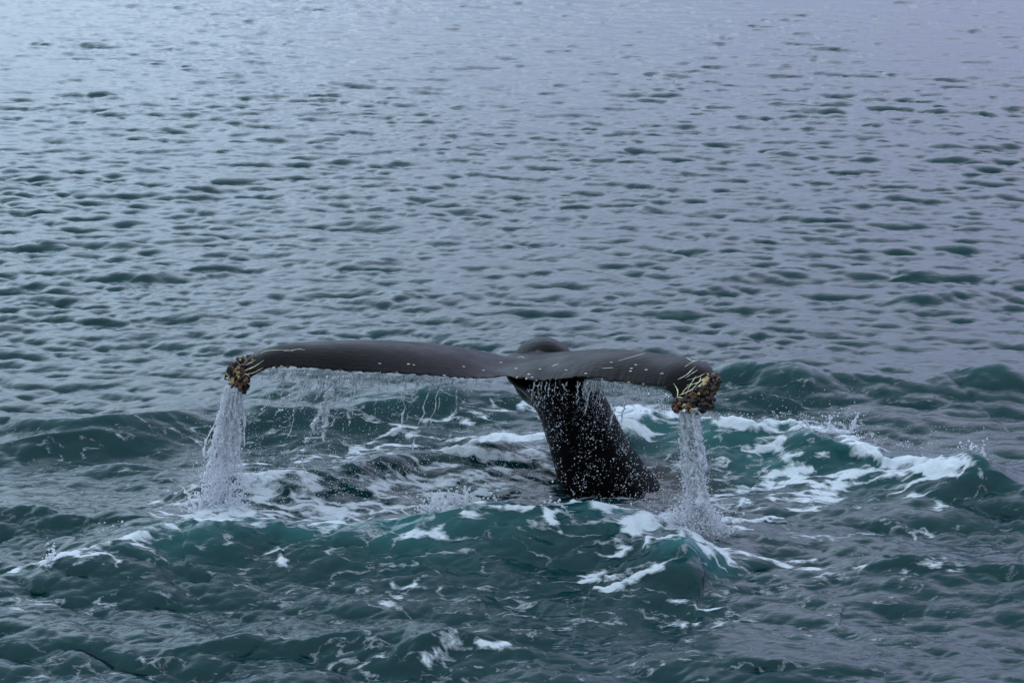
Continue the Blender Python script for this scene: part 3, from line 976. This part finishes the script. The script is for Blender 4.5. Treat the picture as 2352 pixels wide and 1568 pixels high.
def cluster(poly, n, r0, r1, pale_line, centre, depth):
    xs = [p[0] for p in poly]; ys = [p[1] for p in poly]
    k = 0; tries = 0
    while k < n and tries < 5000:
        tries += 1
        a, b = random.uniform(min(xs), max(xs)), random.uniform(min(ys), max(ys))
        if not in_poly(a, b, poly): continue
        loc, nr = on_whale(a, b)
        rad = r0 * .8 + (r1 * 1.1 - r0 * .8) * random.random() ** 1.8
        if loc is None or abs(loc.y - depth) > 0.8:       # those that hang below the tip itself
            loc = P(a, b, depth + random.uniform(-.05, .10))
            nr = (loc - centre).normalized() + Vector((0, -.6, 0)); nr.normalize()
        pl = (pale_line(a, b) and random.random() < .38) or random.random() < .03
        put_barnacle(loc, nr, rad * (.8 if pl else 1), pl)
        k += 1


LT = [(514, 868), (520, 850), (532, 832), (548, 822), (572, 815), (590, 811), (592, 818), (572, 832), (558, 846), (560, 858), (576, 864), (572, 884), (564, 903), (552, 899), (545, 903), (532, 890), (524, 878)]
RT = [(1550, 918), (1566, 910), (1590, 900), (1610, 888), (1622, 870), (1628, 856), (1640, 852), (1656, 862), (1653, 880), (1644, 902), (1640, 925), (1626, 944), (1612, 942), (1600, 950), (1588, 962), (1572, 948), (1552, 942), (1546, 928)]
cluster(LT, 122, .013, .024, lambda a, b: abs((a - 560) * .6 + (b - 850)) < 14, P(548, 862, 15.85), 15.76)
cluster(RT, 150, .015, .030, lambda a, b: b < 905 and a < 1630 or b > 930 and a < 1590, P(1600, 905, 15.25), 15.10)
for i in range(24):                                      # single barnacles dotted along the trailing edge
    s_ = random.choice([random.uniform(585, 660), random.uniform(600, 1130), random.uniform(1160, 1560)])
    for yy in range(905, 840, -1):
        loc, nr = on_whale(s_, yy)
        if loc is not None and loc.y < 16.05: break
    else:
        continue
    put_barnacle(loc, nr, random.uniform(.006, .012), random.random() < .35)

# ---------------------------------------------------------------- falling water
_t = (1 + 5 ** .5) / 2
ICO_V = np.array([(-1, _t, 0), (1, _t, 0), (-1, -_t, 0), (1, -_t, 0), (0, -1, _t), (0, 1, _t), (0, -1, -_t), (0, 1, -_t), (_t, 0, -1), (_t, 0, 1), (-_t, 0, -1), (-_t, 0, 1)]) / math.hypot(1, _t)
ICO_F = np.array([(0, 11, 5), (0, 5, 1), (0, 1, 7), (0, 7, 10), (0, 10, 11), (1, 5, 9), (5, 11, 4), (11, 10, 2), (10, 7, 6), (7, 1, 8), (3, 9, 4), (3, 4, 2), (3, 2, 6), (3, 6, 8), (3, 8, 9), (4, 9, 5), (2, 4, 11), (6, 2, 10), (8, 6, 7), (9, 8, 1)])


class Soup:
    """collects drops and strands of one body of water"""
    def __init__(s): s.v = []; s.f = []; s.n = 0

    def drops(s, pts, rad, squash=0.35):
        pts = np.asarray(pts); rad = np.asarray(rad)
        k = len(pts)
        if k == 0: return
        sc = np.stack([rad * (1 + squash * (rng.random(k) - .5)), rad * (1 + squash * (rng.random(k) - .5)), rad * (1 + squash * 1.6 * (rng.random(k) - .35))], 1)
        v = pts[:, None, :] + ICO_V[None] * sc[:, None, :]
        f = ICO_F[None] + (np.arange(k) * 12)[:, None, None] + s.n
        s.v.append(v.reshape(-1, 3)); s.f.append(f.reshape(-1, 3)); s.n += 12 * k

    def tube(s, path, rad, nsd=6):
        path = np.asarray(path); n = len(path)
        a = np.arange(nsd) * 2 * np.pi / nsd
        ring = np.stack([np.cos(a), np.sin(a), 0 * a], 1)
        v = path[:, None, :] + ring[None] * np.asarray(rad)[:, None, None]
        i = np.arange(n - 1)[:, None]; j = np.arange(nsd)[None]; j2 = (j + 1) % nsd
        q = lambda A, B: A * nsd + B + s.n
        f1 = np.stack([q(i, j), q(i, j2), q(i + 1, j2)], -1).reshape(-1, 3)
        f2 = np.stack([q(i, j), q(i + 1, j2), q(i + 1, j)], -1).reshape(-1, 3)
        s.v.append(v.reshape(-1, 3)); s.f += [f1, f2]; s.n += n * nsd

    def build(s, name, mat, parent=None):
        return mesh_obj(name, np.concatenate(s.v), np.concatenate(s.f), mat, parent)


def V3(p): return np.array(tuple(p))


def fall(a, b, n, bow=0.0, jit=0.01, seed=0):
    """a path from a to b, steepening as it falls"""
    t = np.linspace(0, 1, n)
    hx = 1 - (1 - t) ** 1.35
    p = np.stack([a[0] + (b[0] - a[0]) * (t if bow == 0 else hx), a[1] + (b[1] - a[1]) * t, a[2] + (b[2] - a[2]) * t ** 1.0], 1)
    p[:, 0] += jit * (fbm(t * 9 + seed * 3.7, t * 0 + seed, 3) - .5) * 4 * np.minimum(t * 4, 1)
    p[:, 1] += jit * (fbm(t * 9 + seed * 1.7 + 50, t * 0 + seed, 3) - .5) * 4 * np.minimum(t * 4, 1)
    return p


def strand(s, a, b, r, seed, n=60, jit=.012, breakup=.4, scatter=.02):
    p = fall(a, b, n, 1, jit, seed)
    t = np.linspace(0, 1, n)
    rr = r * (0.15 + 2.4 * fbm(t * 30 + seed * 5.1, t * 0 + seed * 2.3, 3) ** 1.8)
    # it tears into drops further down
    tear = fbm(t * 13 + seed * 9.1, t * 0 + 4.4 + seed, 2)
    keep = tear > (breakup * t * 1.5)
    i = 0
    while i < n:
        if keep[i]:
            j = i
            while j + 1 < n and keep[j + 1]: j += 1
            if j - i >= 2:
                q = rr[i:j + 1].copy(); q[0] *= .3; q[-1] *= .3
                s.tube(p[i:j + 1], q)
            i = j + 1
        else:
            i += 1
    m = int(n * 1.1)
    k = rng.integers(0, n, m)
    k = k[rng.random(len(k)) < (0.25 + t[k])]
    s.drops(p[k] + rng.normal(size=(len(k), 3)) * scatter * (0.4 + t[k])[:, None], rng.uniform(.2, .6, len(k)) * min(r, .009))


def stream(name, top, bot, label, nst, seed0, r, dens, ndrop, mat=M_STREAM, group=None, bundles=None):
    """top/bot: (px0, px1, py, D0, D1)"""
    s = Soup()
    for i in range(nst):
        u = (i + .5) / nst + random.uniform(-.04, .04)
        if bundles: u = min(bundles, key=lambda q: abs(q - u)) + random.gauss(0, .055)
        e = dens(u)
        a = V3(P(top[0] + (top[1] - top[0]) * u, top[2] + random.uniform(-8, 8), top[3] + (top[4] - top[3]) * random.random()))
        uu = u + random.uniform(-.08, .08)
        b = V3(P(bot[0] + (bot[1] - bot[0]) * uu, bot[2] + random.uniform(-18, 12), bot[3] + (bot[4] - bot[3]) * random.random()))
        strand(s, a, b, r * random.uniform(.6, 1.4) * e, seed0 + i, 110, jit=.020, breakup=.62 / max(e, .5), scatter=.03)
    k = ndrop
    t = rng.random(k) ** .8
    cs = np.array(bundles if bundles else (.3, .55, .75))
    u = cs[rng.integers(0, len(cs), k)] + rng.normal(0, 1, k) * (.05 + .13 * t)
    u += .10 * (fbm(t * 7 + u * 2, u * 5, 3) - .5)
    X = np.array([tuple(P(top[0] + (top[1] - top[0]) * ui, top[2], (top[3] + top[4]) / 2).lerp(
        P(bot[0] + (bot[1] - bot[0]) * ui, bot[2], (bot[3] + bot[4]) / 2), ti)) for ti, ui in zip(t, u)])
    X = X + rng.normal(size=(k, 3)) * np.array([.012, .05, .02])
    s.drops(X, .0022 + .0062 * rng.random(k) ** 2.2, squash=.9)
    o = s.build(name, mat)
    tag(o, label, 'water stream', group)
    return o


stream('water_stream', (522, 556, 892, 15.74, 15.84), (456, 548, 1196, 15.6, 15.95),
       'broad white stream falling from the barnacled left fluke tip into the foam', 36, 10, .0085, lambda u: 1.0, 3600, bundles=(.08, .42, .62, .9))
stream('water_stream', (1556, 1606, 948, 15.05, 15.16), (1575, 1628, 1215, 14.95, 15.2),
       'dense white column of water pouring from the larger right barnacle cluster', 38, 60, .0115, lambda u: .5 + 1.1 * u, 3800, bundles=(.2, .45, .65, .72, .8))

# water running off the trailing edge
def edge_point(u):
    """a spot on the trailing edge, u = px"""
    xs = [r_[1][0] for r_ in ST]; ys = [r_[1][1] for r_ in ST]; ds = [r_[1][2] for r_ in ST]
    return P(u, np.interp(u, xs, ys) + 2, np.interp(u, xs, ds) + .02)


sheet = Soup()
strd = Soup()


def veil(px0, px1, drop, seed):
    """a thin film of water hanging from the edge, ragged below"""
    n = max(6, int((px1 - px0) / 2)); m = 12
    u = np.linspace(px0, px1, n)
    top = np.array([tuple(edge_point(q)) for q in u])
    w = np.sin(np.linspace(0, np.pi, n)) ** .6
    ln = .62 * drop * w * (.25 + 1.3 * fbm(u / 7 + seed * 3, u * 0 + seed, 3))
    t = np.linspace(0, 1, m)
    v = top[:, None, :] + np.zeros((n, m, 1))
    v[:, :, 2] -= ln[:, None] * t[None]
    v[:, :, 0] -= ln[:, None] * t[None] * .22
    v[:, :, 1] += .03 * (fbm(u[:, None] / 6 + seed, t[None] * 3 + seed, 2) - .5) + 0 * t
    for sgn in (0, 1):
        vv = v.copy(); vv[:, :, 1] += .004 * sgn * (1 - t)[None]
        sheet.v.append(vv.reshape(-1, 3))
        i = np.arange(n - 1)[:, None]; j = np.arange(m - 1)[None]
        q = lambda A, B: A * m + B + sheet.n
        fa = np.stack([q(i, j), q(i + 1, j), q(i + 1, j + 1)], -1).reshape(-1, 3)
        fb = np.stack([q(i, j), q(i + 1, j + 1), q(i, j + 1)], -1).reshape(-1, 3)
        sheet.f += [fa, fb]; sheet.n += n * m
    # beads along the ragged hem
    k = rng.integers(0, n, n)
    s_ = v[k, -1] + rng.normal(size=(n, 3)) * .006
    strd.drops(s_, rng.uniform(.0025, .006, n))


for a, b, d in [(606, 640, .10), (636, 690, .15), (690, 730, .26), (725, 760, .22), (750, 800, .34), (800, 830, .2), (825, 870, .22), (870, 905, .14), (900, 950, .10), (950, 990, .10),
                (985, 1015, .14), (1010, 1050, .08), (1350, 1400, .14), (1395, 1430, .20), (1425, 1470, .17), (1465, 1500, .2), (1495, 1540, .18)]:
    veil(a, b, d, a * .37)

BIG = [((778, 862), (694, 1058), 15.66, .017), ((752, 862), (735, 985), 15.64, .007), ((768, 862), (745, 1015), 15.66, .016), ((712, 858), (640, 945), 15.64, .013), ((705, 858), (690, 940), 15.64, .006),
       ((650, 852), (606, 945), 15.63, .006), ((694, 1050), (702, 1130), 15.66, .007), ((735, 870), (650, 985), 15.66, .005), ((790, 862), (762, 980), 15.66, .005)]
for i, (a, b, D_, r) in enumerate(BIG):
    strand(strd, V3(P(*a, D_)), V3(P(*b, D_)), r, 200 + i, 110, jit=.022, breakup=.30, scatter=.02)
for i in range(40):
    u = random.uniform(600, 1110) if i < 30 else random.uniform(1350, 1545)
    a = edge_point(u)
    L_ = random.choice([.12, .2, .4, .6, .9]) * random.uniform(.7, 1.3)
    if u > 1110: L_ *= .6
    b = a + Vector((-L_ * .2 * random.uniform(.3, 1.4), random.uniform(-.02, .03), -L_))
    strand(strd, V3(a), V3(b), random.uniform(.003, .0058), 300 + i, 50, jit=.012, breakup=.5, scatter=.012)
for i in range(150):
    u = random.uniform(600, 1130) if i < 112 else random.uniform(1340, 1545)
    a = edge_point(u)
    b = a + Vector((-.012, random.uniform(-.01, .01), -random.uniform(.03, .13)))
    strand(strd, V3(a), V3(b), random.uniform(.002, .004), 600 + i, 22, jit=.006, breakup=.4, scatter=.008)
for i in range(26):                                      # runs on the shaded stock
    px_ = random.uniform(1225, 1400)
    a = edge_point(min(px_, 1345)); L_ = random.uniform(.08, .45)
    a = Vector((P(px_, 878, 15.7).x, a.y, P(px_, 876, a.y).z))
    b = a + Vector((-.03, 0, -L_))
    strand(strd, V3(a), V3(b), random.uniform(.002, .004), 400 + i, 40, jit=.014, breakup=.6, scatter=.012)
o = sheet.build('water_veil', M_SHEET)
tag(o, 'thin clear films of water hanging below the trailing edge of the flukes', 'water', kind='stuff')
o = strd.build('water_strands', M_DROP)
tag(o, 'fine strands and beads of water dripping from the trailing edge', 'water', kind='stuff')

# ---- drops in the air
def scatter(regions, name, label, mat=M_DROP):
    s = Soup()
    for (poly, n, D0, D1, r0, r1) in regions:
        xs = [p[0] for p in poly]; ys = [p[1] for p in poly]
        pts = []; rad = []
        while len(pts) < n:
            a, b = random.uniform(min(xs), max(xs)), random.uniform(min(ys), max(ys))
            if not in_poly(a, b, poly): continue
            if float(fbm(np.array([a / 28.]), np.array([b / 40.]), 3)[0]) < random.uniform(.25, .62): continue
            pts.append(tuple(P(a, b, random.uniform(D0, D1))))
            rad.append(.62 * (r0 + (r1 - r0) * random.random() ** 3.2))
        s.drops(np.array(pts), np.array(rad))
    o = s.build(name, mat)
    tag(o, label, 'water drops', kind='stuff')


scatter([
    ([(1205, 885), (1390, 880), (1470, 1040), (1560, 1130), (1500, 1170), (1310, 1160), (1260, 1040)], 1500, 15.5, 15.95, .0028, .0095),
    ([(1330, 880), (1430, 890), (1560, 1040), (1600, 1160), (1480, 1170), (1400, 1000)], 450, 15.4, 15.8, .0028, .008),
    ([(560, 870), (1240, 890), (1290, 1100), (1260, 1150), (560, 1160), (540, 1000)], 2300, 15.6, 15.95, .0024, .0072),
    ([(560, 1030), (1240, 1020), (1270, 1150), (560, 1170)], 1500, 15.6, 16.0, .0028, .0085),
    ([(420, 950), (600, 940), (640, 1190), (400, 1190)], 420, 15.6, 16.0, .0025, .0075),
    ([(1540, 960), (1650, 960), (1680, 1200), (1530, 1200)], 380, 14.95, 15.3, .0025, .007),
], 'falling_drops', 'scattered drops falling between the flukes and the foam')
scatter([
    ([(1830, 950), (1960, 940), (2010, 1000), (2000, 1030), (1860, 1030)], 750, 18.0, 18.5, .004, .012),
    ([(1700, 900), (2000, 890), (2050, 980), (1800, 960)], 120, 18.0, 18.6, .003, .009),
    ([(1950, 985), (2080, 1010), (2170, 1050), (2000, 1040)], 300, 17.4, 17.9, .004, .014),
    ([(2050, 970), (2260, 980), (2300, 1080), (2100, 1050)], 130, 17.0, 17.5, .003, .011),
    ([(2190, 1035), (2240, 1030), (2300, 1080), (2280, 1100), (2200, 1060)], 140, 16.9, 17.3, .004, .010),
    ([(1400, 925), (1580, 930), (1580, 975), (1420, 1010)], 420, 17.9, 18.3, .004, .013),
    ([(1600, 945), (1840, 945), (1840, 970), (1600, 970)], 140, 18.2, 18.5, .005, .015),
    ([(420, 1120), (620, 1110), (680, 1185), (400, 1195)], 520, 15.6, 16.1, .003, .010),
    ([(1480, 1150), (1680, 1150), (1700, 1240), (1500, 1235)], 420, 15.0, 15.4, .003, .010),
    ([(100, 1230), (340, 1200), (420, 1180), (400, 1240), (160, 1300)], 260, 14.9, 15.4, .003, .009),
    ([(950, 1110), (1130, 1120), (1130, 1180), (960, 1200)], 180, 15.5, 15.8, .003, .009),
], 'spray_drops', 'spray flung up off the breaking crests and the foot of each stream')


scatter([
    ([(1520, 1195), (1572, 1165), (1592, 1110), (1618, 1150), (1660, 1200), (1690, 1215), (1640, 1262), (1596, 1240)], 3200, 14.95, 15.2, .003, .014),
    ([(440, 1192), (468, 1120), (500, 1080), (530, 1110), (556, 1150), (610, 1188), (520, 1196)], 2600, 15.6, 15.95, .003, .012),
], 'foot_spray', 'white spray boiling up where the two streams strike the sea', M_STREAM)


# ---- small separate splashes: crowns of torn water
def splash(px, py, D, hgt, wid, n, label, seed, mat=M_STREAM):
    base = P(px, py, D)
    s = Soup(); r = random.Random(seed)
    for i in range(n):
        an = r.uniform(-1.2, 1.2) + math.pi / 2
        L_ = hgt * r.uniform(.35, 1)
        a = base + Vector((r.uniform(-wid, wid), r.uniform(-.05, .05), -.02))
        b = a + Vector((math.cos(an) * L_ * .8, r.uniform(-.08, .08), abs(math.sin(an)) * L_))
        m = 26; t = np.linspace(0, 1, m)
        p = np.stack([a.x + (b.x - a.x) * t, a.y + (b.y - a.y) * t, a.z + (b.z - a.z) * (1.5 * t - .5 * t * t)], 1)
        p += .03 * np.stack([fbm(t * 6 + seed + i * 3.3, t * 0 + i, 3) - .5, fbm(t * 6 + i * 2.3 + 9, t * 0 + i, 3) - .5, 0 * t], 1)
        rr = .012 * (1.3 - t) * (.4 + 1.4 * fbm(t * 14 + i, t * 0 + seed + i, 2)) + .0015
        s.tube(p, rr)
        s.drops(np.array([p[-1]]), np.array([r.uniform(.005, .010)]))
    k = n * 9
    X = np.array(tuple(base)) + rng.normal(size=(k, 3)) * np.array([wid * .9, .06, hgt * .4]) + np.array([0, 0, hgt * .25])
    s.drops(X, rng.uniform(.003, .012, k))
    o = s.build('splash', mat)
    tag(o, label, 'splash', 'small splashes thrown up by the moving water', kind='stuff')


splash(1272, 1192, 15.15, .16, .07, 11, 'small white splash of torn water on the green wave face below the tail stock', 1)
splash(990, 1195, 15.2, .22, .08, 15, 'clear splash breaking over the wave crest below the middle of the left fluke', 2)
splash(1052, 1152, 15.5, .12, .18, 12, 'low row of splash beads along the crest left of the tail stock', 3)
splash(508, 1188, 15.65, .30, .17, 34, 'splash at the foot of the stream from the left fluke tip', 4)
splash(1600, 1195, 15.1, .14, .16, 22, 'splash at the foot of the dense stream from the right fluke tip', 5)
splash(1915, 990, 18.2, .20, .2, 9, 'fan of spray thrown up by the broken crest right of the whale', 6)
splash(2240, 1045, 17.1, .14, .07, 5, 'thin jet of water on the farthest right hump of the ring wave', 7)
splash(300, 1228, 15.2, .10, .14, 14, 'ragged splash on the foaming crest at the left end of the near wave', 8)
splash(120, 1284, 14.4, .09, .03, 5, 'lone curl of white froth at the far left of the near wave', 9)
